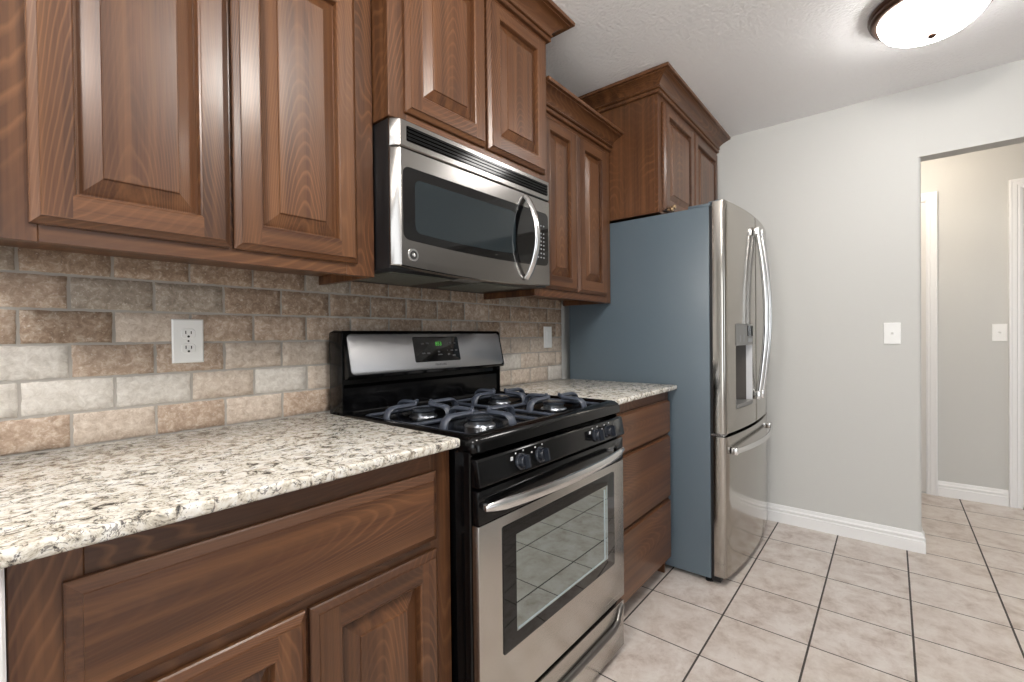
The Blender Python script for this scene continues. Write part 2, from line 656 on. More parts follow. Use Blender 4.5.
for nm, yin, ydir, yfar in (('door_1', -1.632, -1, -0.82), ('door_2', -2.098, 1, -2.90)):
    fr = MB()
    casing(fr, yin, ydir, 2.080, yfar)
    y0, y1 = sorted((yin, yfar))
    d = struct(fr.build(nm, M['trim'], angle=20))
    sl = MB()
    sl.box(XH - 0.004, XH - 0.001, y0, y1, 0.012, 2.078)
    for (u0, u1) in ((y0 + 0.12, (y0 + y1) / 2 - 0.05), ((y0 + y1) / 2 + 0.05, y1 - 0.12)):
        for (q0, q1) in ((0.22, 0.95), (1.08, 1.92)):
            sl.box(XH - 0.009, XH - 0.004, u0, u1, q0, q1, 0.002, 1)
    sl.build('door_panel', M['door_paint'], d)

# ------------------------------------------------------------------ tiled backsplash (geometry tiles on a grout bed)
random.seed(7)
TX, TZ, G = 0.157, 0.0785, 0.006
NOTES = {  # tile tones, with the cabinets' shade put into the upper rows: (row from the counter, column) -> tone; column 0 starts left of x = -0.69
}
TONES = ['tile_dark', 'tile_mid', 'tile_light', 'tile_pale', 'tile_grey']
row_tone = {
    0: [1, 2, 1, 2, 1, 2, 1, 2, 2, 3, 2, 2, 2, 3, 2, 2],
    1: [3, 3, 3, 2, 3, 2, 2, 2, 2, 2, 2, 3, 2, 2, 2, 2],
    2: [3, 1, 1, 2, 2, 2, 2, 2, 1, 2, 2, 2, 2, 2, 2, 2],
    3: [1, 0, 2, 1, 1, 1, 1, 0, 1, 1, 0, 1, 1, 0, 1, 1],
    4: [1, 4, 4, 0, 0, 0, 0, 0, 0, 1, 0, 0, 0, 0, 0, 0],  # from here up, shade under the cabinets is put into darker tile tones
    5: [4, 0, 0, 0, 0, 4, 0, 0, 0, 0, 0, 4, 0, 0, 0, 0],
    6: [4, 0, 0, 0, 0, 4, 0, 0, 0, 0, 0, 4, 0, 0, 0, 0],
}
XB0, XB1 = -0.86, 1.412
bs = MB()
bs.box(XB0, XB1, -0.0005, 0.008, CT - 0.03, 1.46, mi=5)
for r in range(7):
    z0 = CT + 0.0 + r * TZ
    off = -0.687 if r % 2 == 1 else -0.607
    col = 0
    x = off - 2 * TX
    while x < XB1:
        a, b = max(x + G / 2, XB0), min(x + TX - G / 2, XB1)
        if b - a > 0.012:
            tone = row_tone[r][max(0, min(15, col - 1))]
            t = bmesh.new()
            nx, nz = max(2, int((b - a) / 0.012)), 6
            zb, zt = z0 + G / 2, z0 + TZ - G / 2
            h0 = random.uniform(0.004, 0.006)
            vg = []
            for i in range(nx + 1):
                rowv = []
                for j in range(nz + 1):
                    u, w = i / nx, j / nz
                    ed = min(u * (b - a), (1 - u) * (b - a), w * (zt - zb), (1 - w) * (zt - zb))
                    yy = -h0 + random.uniform(-0.0005, 0.0005) if ed > 0.004 else -0.0008
                    px = a + u * (b - a) + (random.uniform(-0.0012, 0.0012) if ed < 1e-5 else 0)
                    pz = zb + w * (zt - zb) + (random.uniform(-0.001, 0.001) if ed < 1e-5 else 0)
                    if i == 1 or i == nx - 1:
                        yy = -h0 * 0.9 if 0 < j < nz else -0.0008
                    if (j == 1 or j == nz - 1):
                        yy = -h0 * 0.9 if 0 < i < nx else -0.0008
                        pz = zb + 0.003 if j == 1 else zt - 0.003
                    if i == 1:
                        px = a + 0.003
                    if i == nx - 1:
                        px = b - 0.003
                    rowv.append(t.verts.new((px, yy, pz)))
                vg.append(rowv)
            for i in range(nx):
                for j in range(nz):
                    t.faces.new((vg[i][j], vg[i + 1][j], vg[i + 1][j + 1], vg[i][j + 1]))
            bs._absorb(t, tone)
        x += TX
        col += 1
struct(bs.build('wall_backsplash', [M[k] for k in TONES] + [M['grout']], angle=60))

# ------------------------------------------------------------------ cabinets
WOOD = [M['wood_v'], M['wood_h']]


def raised_door(parent, x0, x1, z0, z1, yb, fw=0.054, name='door'):
    """a mitred raised-panel door whose back is at yb and which faces -y; the panel is a sub-part"""
    T = 0.020
    d = MB()
    ch = 0.013
    def R(i):
        return (x0 + i, x1 - i, z0 + i, z1 - i)
    def ring(i, p):
        a, b, c, e = R(i)
        return [(a, yb - p, c), (b, yb - p, c), (b, yb - p, e), (a, yb - p, e)]
    def band(i0, p0, i1, p1, split):
        A, B = ring(i0, p0), ring(i1, p1)
        for k in range(4):
            q = (k + 1) % 4
            d.face([A[k], A[q], B[q], B[k]], 1 if k in (0, 2) else 0)
    # back and outer edge
    d.face(list(reversed(ring(0, 0))), 0)
    band(0, 0, 0, T - 0.012, False)
    band(0, T - 0.012, 0.0025, T - 0.0095, False)
    band(0.0025, T - 0.0095, ch, T - 0.0025, False)
    band(ch, T - 0.0025, ch + 0.0005, T - 0.0002, False)
    band(ch + 0.0005, T - 0.0002, ch + 0.002, T, False)
    # flat frame: stiles run through, rails between
    i0, i1 = ch + 0.002, fw
    a, b, c, e = R(i0)
    a2, b2, c2, e2 = R(i1)
    Y = yb - T
    d.face([(a, Y, c), (a2, Y, c), (a2, Y, e), (a, Y, e)], 0)
    d.face([(b2, Y, c), (b, Y, c), (b, Y, e), (b2, Y, e)], 0)
    d.face([(a2, Y, c), (b2, Y, c), (b2, Y, c2), (a2, Y, c2)], 1)
    d.face([(a2, Y, e2), (b2, Y, e2), (b2, Y, e), (a2, Y, e)], 1)
    # inner moulded edge down to the panel groove
    band(fw, T, fw + 0.002, T + 0.0005, False)
    band(fw + 0.002, T + 0.0005, fw + 0.005, T - 0.0015, False)
    band(fw + 0.005, T - 0.0015, fw + 0.007, T - 0.0155, False)
    o = d.build(name, WOOD, parent, angle=13)
    # raised panel
    p = MB()
    g = fw + 0.0065
    steps = [(g, T - 0.016), (g + 0.004, T - 0.016), (g + 0.035, T - 0.0025), (g + 0.036, T + 0.0002), (g + 0.038, T + 0.0008)]
    rr = [ring(i, q) for i, q in steps]
    p.rings(rr, True, False, True)
    p.build('panel', M['wood_v'], o, angle=12)
    return o


def slab_front(parent, x0, x1, z0, z1, yb, name, grain=1, ch=0.017):
    """flat drawer front with a broad moulded edge"""
    d = MB()
    T = 0.020
    def ring(i, p):
        return [(x0 + i, yb - p, z0 + i), (x1 - i, yb - p, z0 + i), (x1 - i, yb - p, z1 - i), (x0 + i, yb - p, z1 - i)]
    d.rings([ring(0, 0), ring(0, T - 0.013), ring(0.0025, T - 0.0105), ring(ch, T - 0.0025), ring(ch + 0.0005, T - 0.0002), ring(ch + 0.002, T)], mi=grain)
    return d.build(name, WOOD, parent, angle=13)


CROWN = [(0.0, 0.0), (0.009, 0.0), (0.011, 0.002), (0.011, 0.014), (0.007, 0.016), (0.007, 0.019), (0.014, 0.021), (0.0165, 0.025), (0.014, 0.029), (0.0115, 0.031),
         (0.014, 0.037), (0.021, 0.046), (0.033, 0.056), (0.046, 0.063), (0.054, 0.0655), (0.054, 0.069), (0.064, 0.070), (0.065, 0.083), (0.062, 0.085), (0.0, 0.085)]


def crown(parent, path, z):
    c = MB()
    c.sweep(path, [(o * 1.32, z + h) for o, h in CROWN])
    return c.build('crown_molding', [M['wood_h']], parent, angle=22)


def wall_cabinet(label, x0, x1, z0, z1, yf, doors, zd0, zd1, crown_path, zc, lrail=0.033, stile=0.06, right_gap=0.0):
    """face-framed wall cabinet; yf is the front of the face frame"""
    t = thing('upper_cabinet', label, 'cabinet', ((x0 + x1) / 2, 0, z0))
    b = MB()
    yb = -0.004 if z0 > 1.45 else -0.0075
    th = 0.016
    yc = yf + 0.019
    b.box(x0 + 0.0005, x0 + th, yc, yb, z0, z1)
    b.box(x1 - th, x1 - 0.0005, yc, yb, z0, z1)
    b.box(x0 + th, x1 - th, yc, yb, z0 + 0.028, z0 + 0.044)
    b.box(x0 + th, x1 - th, yc, yb, z1 - 0.016, z1)
    b.box(x0 + th, x1 - th, yb - 0.006, yb, z0 + 0.044, z1 - 0.016)
    b.build('carcass', M['wood_v'], t, smooth=False)
    f = MB()
    n = len(doors)
    f.box(x0 + 0.0005, x0 + stile, yf, yc, z0, z1, 0.0012, 1, 0)
    f.box(x1 - stile, x1 - 0.0005, yf, yc, z0, z1, 0.0012, 1, 0)
    f.box(x0 + stile, x1 - stile, yf, yc, z0, zd0 + 0.012, 0.0012, 1, 1)
    f.box(x0 + stile, x1 - stile, yf, yc, zd1 - 0.012, z1, 0.0012, 1, 1)
    xm = (doors[0][1] + doors[1][0]) / 2
    f.box(xm - 0.02, xm + 0.02, yf, yc, zd0 + 0.012, zd1 - 0.012, 0.0012, 1, 0)
    f.build('face_frame', WOOD, t)
    ds = [raised_door(t, a, c, zd0, zd1, yf - 0.0008) for a, c in doors]
    if crown_path:
        crown(t, crown_path, zc)
    return t, ds


# left cabinet with the two tall doors
YF = -0.297
wall_cabinet('tall stained wood upper cabinet at left, nearest the camera, above the outlet', -0.766, -0.0015, 1.330, 2.13, YF,
             [(-0.689, -0.378), (-0.370, -0.061)], 1.361, 2.10, [(-0.766, -0.0075), (-0.766, YF), (-0.0015, YF)], 2.125, stile=0.088)
# above the microwave
wall_cabinet('stained wood upper cabinet directly above the microwave, reaching the ceiling', 0.0, 0.763, 1.774, 2.36, -0.370,
             [(0.052, 0.386), (0.398, 0.735)], 1.800, 2.325, [(0.0, -0.004), (0.0, -0.370), (0.763, -0.370), (0.763, -0.004)], 2.343, stile=0.062)
# between microwave and fridge
wall_cabinet('narrow two-door upper cabinet between the microwave and the refrigerator', 0.766, 1.4385, 1.326, 2.13, YF,
             [(0.806, 1.085), (1.094, 1.375)], 1.361, 2.10, [(0.766, YF), (1.4385, YF)], 2.122, stile=0.062)
# over the fridge
t4, d4 = wall_cabinet('deep short upper cabinet over the refrigerator, touching the far wall', 1.4405, XW - 0.002, 1.762, 2.36, -0.560,
                      [(1.487, 1.925), (1.935, 2.385)], 1.778, 2.318, [(1.4405, -0.004), (1.4405, -0.560), (XW - 0.003, -0.560)], 2.343, stile=0.045)
for kx, kz in ((1.512, 1.782), (1.545, 1.80)):
    k = MB()
    k.lathe((kx, -0.5808, kz), [(0.006, 0.0), (0.005, -0.010), (0.010, -0.014), (0.0125, -0.020), (0.010, -0.026), (0.003, -0.028)], 'y', 14)
    k.build('knob', M['brass'], d4[0])

# base cabinet left of the range
YB = -0.609
t = thing('base_cabinet', 'wooden base cabinet left of the range, wide drawer over two panelled doors', 'cabinet', (-0.375, 0, 0))
b = MB()
bx0, bx1 = -0.737, -0.008
b.box(bx0, bx0 + 0.016, YB + 0.019, -0.012, 0.0, 0.888)
b.box(bx1 - 0.016, bx1, YB + 0.019, -0.012, 0.0, 0.888)
b.box(bx0 + 0.016, bx1 - 0.016, YB + 0.019, -0.012, 0.10, 0.116)
b.box(bx0 + 0.016, bx1 - 0.016, -0.02, -0.012, 0.116, 0.888)
b.box(bx0 + 0.016, bx1 - 0.016, -0.535, -0.52, 0.0, 0.10)
b.build('carcass', M['wood_v'], t, smooth=False)
f = MB()
f.box(bx0, bx0 + 0.07, YB, YB + 0.019, 0.10, 0.888, 0.0012, 1, 0)
f.box(bx1 - 0.062, bx1, YB, YB + 0.019, 0.10, 0.888, 0.0012, 1, 0)
f.box(bx0 + 0.07, bx1 - 0.062, YB, YB + 0.019, 0.820, 0.888, 0.0012, 1, 1)
f.box(bx0 + 0.07, bx1 - 0.062, YB, YB + 0.019, 0.640, 0.690, 0.0012, 1, 1)
f.box(bx0 + 0.07, bx1 - 0.062, YB, YB + 0.019, 0.10, 0.14, 0.0012, 1, 1)
f.box(-0.388, -0.348, YB, YB + 0.019, 0.14, 0.640, 0.0012, 1, 0)
f.build('face_frame', WOOD, t)
slab_front(t, -0.688, -0.058, 0.682, 0.843, YB - 0.0008, 'drawer_front')
raised_door(t, -0.688, -0.373, 0.125, 0.660, YB - 0.0008)
raised_door(t, -0.365, -0.058, 0.125, 0.660, YB - 0.0008)

# white end panel carrying the counter at the left edge of the photo
m = MB()
m.box(-0.82, -0.739, -0.632, -0.012, 0, 0.890, 0.003, 1)
struct(m.build('trim_1', M['trim']))

# drawer cabinet between range and fridge
t = thing('drawer_cabinet', 'three-drawer wooden base cabinet between the range and the refrigerator', 'cabinet', (1.10, 0, 0))
b = MB()
bx0, bx1 = 0.790, 1.416
b.box(bx0, bx0 + 0.016, YB + 0.019, -0.012, 0.0, 0.888)
b.box(bx1 - 0.016, bx1, YB + 0.019, -0.012, 0.0, 0.888)
b.box(bx0 + 0.016, bx1 - 0.016, YB + 0.019, -0.012, 0.10, 0.116)
b.box(bx0 + 0.016, bx1 - 0.016, -0.02, -0.012, 0.116, 0.888)
b.box(bx0 + 0.016, bx1 - 0.016, -0.535, -0.52, 0.0, 0.10)
b.build('carcass', M['wood_v'], t, smooth=False)
f = MB()
f.box(bx0, bx0 + 0.04, YB, YB + 0.019, 0.09, 0.888, 0.0012, 1, 0)
f.box(bx1 - 0.030, bx1, YB, YB + 0.019, 0.09, 0.888, 0.0012, 1, 0)
for q0, q1 in ((0.835, 0.888), (0.665, 0.705), (0.36, 0.40), (0.09, 0.112)):
    f.box(bx0 + 0.04, bx1 - 0.030, YB, YB + 0.019, q0, q1, 0.0012, 1, 1)
f.build('face_frame', WOOD, t)
for q0, q1 in ((0.690, 0.845), (0.386, 0.678), (0.092, 0.374)):
    slab_front(t, 0.812, 1.392, q0, q1, YB - 0.0008, 'drawer', 1, 0.006)

# countertops
for (a, c, lab) in ((-0.835, -0.005, 'long speckled granite countertop in the foreground, left of the range'),
                    (0.779, 1.437, 'short speckled granite countertop between the range and the refrigerator')):
    m = MB()
    m.box(a, c, -0.648, -0.0065, CB, CT, 0.006, 3)
    tag(m.build('countertop', M['granite']), lab, 'countertop')

# ------------------------------------------------------------------ outlets and switches


def plate_on_back(cx, cz, label, cat, kind, group=None, ysurf=-0.0062):
    t = thing('wall_outlet' if kind == 'outlet' else 'wall_switch', label, cat, (cx, ysurf, cz), group)
    p = MB()
    hw, hh = 0.0355, 0.0575
    prof = [(0.0, 0.0), (0.0, 0.003), (0.003, 0.0055)]
    p.rings([[(cx - hw + i, ysurf - q, cz - hh + i), (cx + hw - i, ysurf - q, cz - hh + i), (cx + hw - i, ysurf - q, cz + hh - i), (cx - hw + i, ysurf - q, cz + hh - i)] for i, q in prof])
    p.build('cover_plate', M['white_plastic'], t)
    if kind == 'outlet':
        s = MB()
        for dz in (0.0195, -0.0195):
            rr = []
            for q, sc in ((0.0054, 1.0), (0.0068, 1.0), (0.0074, 0.95)):
                rr.append([(cx + 0.0165 * sc * max(-0.94, min(0.94, math.cos(k / 24 * 2 * math.pi) * 1.1)), ysurf - q, cz + dz + 0.0145 * sc * max(-0.9, min(0.9, math.sin(k / 24 * 2 * math.pi) * 1.05))) for k in range(24)])
            s.rings(rr)
        s.build('receptacle', M['white_plastic'], t)
        s = MB()
        for dz in (0.0195, -0.0195):
            s.box(cx - 0.0072, cx - 0.0050, ysurf - 0.0080, ysurf - 0.0060, cz + dz - 0.001, cz + dz + 0.0075)
            s.box(cx + 0.0050, cx + 0.0072, ysurf - 0.0080, ysurf - 0.0060, cz + dz - 0.001, cz + dz + 0.0065)
            s.lathe((cx, ysurf - 0.0060, cz + dz - 0.0075), [(0.0030, 0.0), (0.0030, -0.0020)], 'y', 10)
        s.lathe((cx, ysurf - 0.0050, cz), [(0.0024, 0.0), (0.0024, -0.0016)], 'y', 10)
        s.build('slot', M['slot'], t)
    else:
        s = MB()
        s.box(cx - 0.0165, cx + 0.0165, ysurf - 0.0085, ysurf - 0.0050, cz - 0.033, cz + 0.033, 0.0015, 1)
        s.build('rocker', M['white_plastic'], t)
    return t


plate_on_back(-0.381, 1.1535, 'white double outlet on the tiled wall above the long countertop', 'outlet', 'outlet')
plate_on_back(1.269, 1.150, 'white rocker switch on the tiled wall beside the refrigerator', 'switch', 'switch')


def plate_on_far(x, cy, cz, label):
    t = thing('wall_switch', label, 'switch', (x, cy, cz))
    p = MB()
    hw, hh = 0.0355, 0.0575
    p.rings([[(x - q, cy - hw + i, cz - hh + i), (x - q, cy + hw - i, cz - hh + i), (x - q, cy + hw - i, cz + hh - i), (x - q, cy - hw + i, cz + hh - i)] for i, q in ((0, 0), (0, 0.003), (0.003, 0.0055))])
    p.build('cover_plate', M['white_plastic'], t)
    s = MB()
    s.box(x - 0.0065, x - 0.0050, cy - 0.006, cy + 0.006, cz - 0.013, cz + 0.013)
    s.prism([(x - 0.0060, cz - 0.005), (x - 0.0060, cz + 0.005), (x - 0.018, cz + 0.011), (x - 0.019, cz + 0.005)], 'y', cy - 0.0045, cy + 0.0045)
    for dz in (0.030, -0.030):
        s.lathe((x - 0.0050, cy, cz + dz), [(0.003, 0.0), (0.0025, -0.0012)], 'x', 10)
    s.build('toggle', M['white_plastic'], t)
    return t


plate_on_far(XW, -1.446, 1.150, 'white toggle switch on the grey kitchen wall, left of the doorway')
plate_on_far(XH, -1.996, 1.147, 'white toggle switch on the hall wall seen through the doorway')

# ------------------------------------------------------------------ range
RX0, RX1 = 0.003, 0.765
RC = (RX0 + RX1) / 2
t = thing('gas_range', 'freestanding black and stainless gas range with four burners', 'stove', (RC, -0.35, 0))
b = MB()
b.box(RX0 + 0.002, RX1 - 0.002, -0.650, -0.030, 0.03, 0.893, 0.004, 2)
b.box(RX0, RX0 + 0.012, -0.668, -0.645, 0.05, 0.885, 0.003, 1)
b.box(RX1 - 0.012, RX1, -0.668, -0.645, 0.05, 0.885, 0.003, 1)
for fx in (RX0 + 0.05, RX1 - 0.05):
    for fy in (-0.60, -0.09):
        b.lathe((fx, fy, 0.0), [(0.02, 0.0), (0.02, 0.008), (0.008, 0.010), (0.008, 0.035)], 'z', 12)
b.build('body', M['black'], t)
# cooktop pan with raised rim
c = MB()
def rrect(x0, x1, y0, y1, r, z, n=5):
    pts = []
    for (cx, cy, a0) in ((x1 - r, y1 - r, 0), (x0 + r, y1 - r, 90), (x0 + r, y0 + r, 180), (x1 - r, y0 + r, 270)):
        for k in range(n + 1):
            a = math.radians(a0 + 90 * k / n)
            pts.append((cx + r * math.cos(a), cy + r * math.sin(a), z))
    return pts
x0, x1, y0, y1 = RX0, RX1, -0.688, -0.085
c.rings([rrect(x0 + 0.004, x1 - 0.004, y0 + 0.010, y1, 0.020, 0.872), rrect(x0, x1, y0, y1, 0.022, 0.880), rrect(x0, x1, y0 + 0.001, y1, 0.022, 0.900), rrect(x0 + 0.003, x1 - 0.003, y0 + 0.007, y1 - 0.001, 0.022, 0.911),
         rrect(x0 + 0.010, x1 - 0.010, y0 + 0.018, y1 - 0.004, 0.020, 0.918), rrect(x0 + 0.022, x1 - 0.022, y0 + 0.040, y1 - 0.012, 0.020, 0.918), rrect(x0 + 0.030, x1 - 0.030, y0 + 0.062, y1 - 0.018, 0.020, 0.906),
         rrect(x0 + 0.040, x1 - 0.040, y0 + 0.075, y1 - 0.025, 0.020, 0.900)])
c.build('cooktop', M['black'], t, angle=50)
# burners and grates
BUR = [(0.195, -0.265), (0.195, -0.520), (0.573, -0.265), (0.573, -0.520)]
for bxx, byy in BUR:
    q = MB()
    q.lathe((bxx, byy, 0.900), [(0.046, 0.0), (0.044, 0.003), (0.036, 0.005), (0.036, 0.014), (0.033, 0.016)], 'z', 28)
    bo = q.build('burner', M['alu'], t)
    q = MB()
    q.lathe((bxx, byy, 0.9162), [(0.034, 0.0), (0.039, 0.002), (0.039, 0.006), (0.034, 0.0085), (0.010, 0.0095)], 'z', 28)
    q.build('cap', M['burner_cap'], bo)
for gx0, gx1 in ((0.052, 0.338), (0.430, 0.716)):
    for gy0, gy1 in ((-0.392, -0.142), (-0.645, -0.398)):
        gx, gy = (gx0 + gx1) / 2, (gy0 + gy1) / 2
        q = MB()
        base = rrect(gx0, gx1, gy0, gy1, 0.03, 0.906, 4)
        base.append(base[0])
        q.tube(base, 0.0055, 8, 0.0055, caps=False)
        for sx, sy in ((1, 0), (-1, 0), (0, 1), (0, -1)):
            ex = (gx1 - gx0) / 2 if sx else (gy1 - gy0) / 2
            pr = [(ex, 0.906), (ex - 0.001, 0.918), (ex - 0.006, 0.931), (ex - 0.018, 0.939), (ex - 0.034, 0.941), (0.050, 0.941), (0.040, 0.941), (0.034, 0.944), (0.031, 0.951)]
            path = [(gx + sx * d, gy + sy * d, h) for d, h in pr]
            side = (0, 1, 0) if sx else (1, 0, 0)
            q.tube(path, [0.0075] * 7 + [0.0065, 0.0045], 8, [0.015, 0.015, 0.0145, 0.014, 0.013, 0.011, 0.010, 0.008, 0.005], up=side)
        q.build('grate', M['iron'], t, angle=60)
# backguard: side panels, lower black splash, tilted console
g = MB()
prof = [(-0.024, 0.890), (-0.095, 0.890), (-0.095, 0.995), (-0.084, 1.005), (-0.084, 1.020), (-0.128, 1.028), (-0.133, 1.036), (-0.103, 1.172), (-0.096, 1.180), (-0.050, 1.182), (-0.024, 1.176)]
g.prism(prof, 'x', RX0 + 0.006, RX1 - 0.006)
g.box(RX0, RX0 + 0.008, -0.104, -0.026, 0.893, 1.176, 0.006, 2)
g.box(RX1 - 0.008, RX1, -0.104, -0.026, 0.893, 1.176, 0.006, 2)
g.build('backguard', M['black'], t, angle=40)
# tilted stainless console plate
TL = Vector((0, -0.133, 1.036))
TU = Vector((0, -0.103, 1.172))
tdir = (TU - TL).normalized()
nrm = Vector((0, -tdir.z, tdir.y))
def con(x, s, n=0.0):
    p = TL + tdir * s + nrm * n
    return (x, p.y, p.z)
g = MB()
def con_rr(x0, x1, s0, s1, r, n):
    return [con(p[0], p[1], n) for p in rrect(x0, x1, s0, s1, r, 0, 4)]
SL = (TU - TL).length
g.rings([con_rr(RX0 + 0.016, RX1 - 0.016, 0.002, SL - 0.003, 0.016, 0.0), con_rr(RX0 + 0.016, RX1 - 0.016, 0.002, SL - 0.003, 0.016, 0.003), con_rr(RX0 + 0.019, RX1 - 0.019, 0.005, SL - 0.006, 0.014, 0.005)])
co = g.build('console', M['steel_console'], t)
g = MB()
g.rings([con_rr(0.274, 0.496, 0.030, 0.124, 0.006, 0.004), con_rr(0.274, 0.496, 0.030, 0.124, 0.006, 0.0065), con_rr(0.276, 0.494, 0.032, 0.122, 0.005, 0.007)])
g.build('display_glass', M['black_glass'], co)
g = MB()
g.text('853', 0.021, con(0.392, 0.096, 0.0075), (1, 0, 0), tdir, 0.0003)
g.build('clock_digits', M['led'], co, smooth=False)
for x, s, w in ((0.315, 0.098, 0.013), (0.338, 0.098, 0.013), (0.315, 0.062, 0.014), (0.338, 0.062, 0.014), (0.440, 0.098, 0.004), (0.452, 0.098, 0.012), (0.474, 0.098, 0.012), (0.432, 0.070, 0.005),
                (0.455, 0.070, 0.012), (0.478, 0.070, 0.012), (0.389, 0.066, 0.010), (0.393, 0.055, 0.022), (0.437, 0.055, 0.010), (0.463, 0.050, 0.014)):
    g = MB()
    g.rings([[con(x - w / 2, s - 0.0025, 0.0072), con(x + w / 2, s - 0.0025, 0.0072), con(x + w / 2, s + 0.0025, 0.0072), con(x - w / 2, s + 0.0025, 0.0072)],
             [con(x - w / 2, s - 0.0025, 0.0078), con(x + w / 2, s - 0.0025, 0.0078), con(x + w / 2, s + 0.0025, 0.0078), con(x - w / 2, s + 0.0025, 0.0078)]])
    g.build('button_mark', M['print_dark'], co, smooth=False)
g = MB()
g.text('FRIGIDAIRE', 0.011, con(0.392, 0.018, 0.0054), (1, 0, 0), tdir, 0.0003)
g.build('brand_lettering', M['print_dark'], co, smooth=False)
# control panel
g = MB()
g.prism([(-0.652, 0.796), (-0.694, 0.796), (-0.699, 0.801), (-0.689, 0.858), (-0.683, 0.864), (-0.652, 0.864)], 'x', RX0 + 0.004, RX1 - 0.004, 0, 0.002)
g.build('control_panel', M['black'], t)
kn = Vector((0, -0.985, 0.172)).normalized()
for kx in (0.165, 0.250, 0.560, 0.640):
    q = MB()
    c0 = Vector((kx, -0.694, 0.829))
    uu = kn.cross(Vector((1, 0, 0))).normalized()
    rr = []
    for rad, h in ((0.022, 0.0), (0.022, 0.004), (0.018, 0.006), (0.017, 0.012), (0.0165, 0.018), (0.015, 0.020)):
        rr.append([c0 + kn * h + Vector((1, 0, 0)) * (rad * math.cos(k / 20 * 2 * math.pi)) + uu * (rad * math.sin(k / 20 * 2 * math.pi)) for k in range(20)])
    q.rings(rr)
    # grip bar
    A = [c0 + kn * h + Vector((1, 0, 0)) * a + uu * e for h, a, e in ((0.014, -0.005, -0.019), (0.014, 0.005, -0.019), (0.014, 0.005, 0.019), (0.014, -0.005, 0.019))]
    B = [c0 + kn * 0.032 + Vector((1, 0, 0)) * a + uu * e for a, e in ((-0.0035, -0.016), (0.0035, -0.016), (0.0035, 0.016), (-0.0035, 0.016))]
    q.rings([A, B])
    q.build('knob', M['knob'], t)
for kx in (0.165, 0.250, 0.560, 0.640):
    for dx, dz, big in ((-0.036, 0.014, kx in (0.165, 0.560)), (-0.018, 0.024, False), (0.014, 0.026, False)):
        o = Vector((kx + dx, -0.6942 + 0.172 * dz, 0.829 + dz)) + kn * 0.0012
        s = 0.0045 if big else 0.002
        ring0 = [(o.x + s * a, o.y, o.z + s * e) for a, e in ((-1, -1), (1, -1), (1, 1), (-1, 1))]
        ring1 = [(o.x + s * a, o.y - 0.0012, o.z + s * e) for a, e in ((-1, -1), (1, -1), (1, 1), (-1, 1))]
        q = MB()
        q.rings([ring0, ring1])
        q.build('control_mark', M['print'], t, smooth=False)
# oven door
g = MB()
DX0, DX1, DY = RX0 + 0.003, RX1 - 0.002, -0.692
g.box(DX0, DX1, DY, -0.669, 0.214, 0.706, 0.003, 2)
dr = g.build('oven_door', M['steel'], t)
g = MB()
g.box(DX0, DX1, DY - 0.0005, -0.669, 0.7065, 0.790, 0.006, 2)
g.build('door_top_trim', M['black'], dr)
g = MB()
def frrect(x0, x1, z0, z1, r, y):
    return [(p[0], y, p[1]) for p in rrect(x0, x1, z0, z1, r, 0, 4)]
g.rings([frrect(0.090, 0.686, 0.356, 0.680, 0.006, DY), frrect(0.090, 0.686, 0.356, 0.680, 0.006, DY - 0.0022), frrect(0.092, 0.684, 0.358, 0.678, 0.005, DY - 0.0028)])
wd = g.build('oven_window', M['black_glass'], dr)
g = MB()
g.rings([frrect(0.141, 0.636, 0.394, 0.646, 0.003, DY - 0.0027), frrect(0.141, 0.636, 0.394, 0.646, 0.003, DY - 0.0034)])
g.build('window_pane', M['oven_glass'], wd)
for e0, e1, q0, q1 in ((0.608, 0.619, 0.396, 0.636), (0.627, 0.631, 0.396, 0.642), (0.146, 0.606, 0.397, 0.403)):
    g = MB()
    g.box(e0, e1, DY - 0.0040, DY - 0.0033, q0, q1)
    g.build('window_edge', M['pane_edge'], wd, smooth=False)
g = MB()
hp = []
for k in range(25):
    u = k / 24
    xx = 0.012 + u * 0.720
    bow = 1 - (2 * u - 1) ** 4 * 0.25 - (2 * u - 1) ** 2 * 0.75
    hp.append((xx, DY - 0.018 - 0.036 * bow, 0.752))
g.tube(hp, [0.003, 0.0065] + [0.008] * 21 + [0.0065, 0.003], 12, [0.006, 0.012] + [0.0145] * 21 + [0.012, 0.006])
for xx in (0.030, 0.716):
    g.box(xx - 0.012, xx + 0.012, DY - 0.022, DY - 0.001, 0.743, 0.761, 0.003, 1)
g.build('handle', M['steel_bright'], dr)
# storage drawer with its curved pull
g = MB()
g.box(DX0, DX1, -0.690, -0.655, 0.030, 0.196, 0.004, 2)
sd = g.build('storage_drawer', M['steel'], t)
g = MB()
path = []
for k in range(33):
    u = k / 32
    xx = DX0 + 0.016 + u * (DX1 - DX0 - 0.032)
    e = min(u, 1 - u) * (DX1 - DX0)
    drop = 0.050 * (1 - math.exp(-max(0.0, e - 0.02) / 0.022))
    path.append((xx, -0.690 - 0.007 * min(1.0, e / 0.05), 0.180 - drop))
g.tube(path, 0.009, 10, 0.013)
g.build('drawer_pull', M['steel_dark'], sd, angle=60)

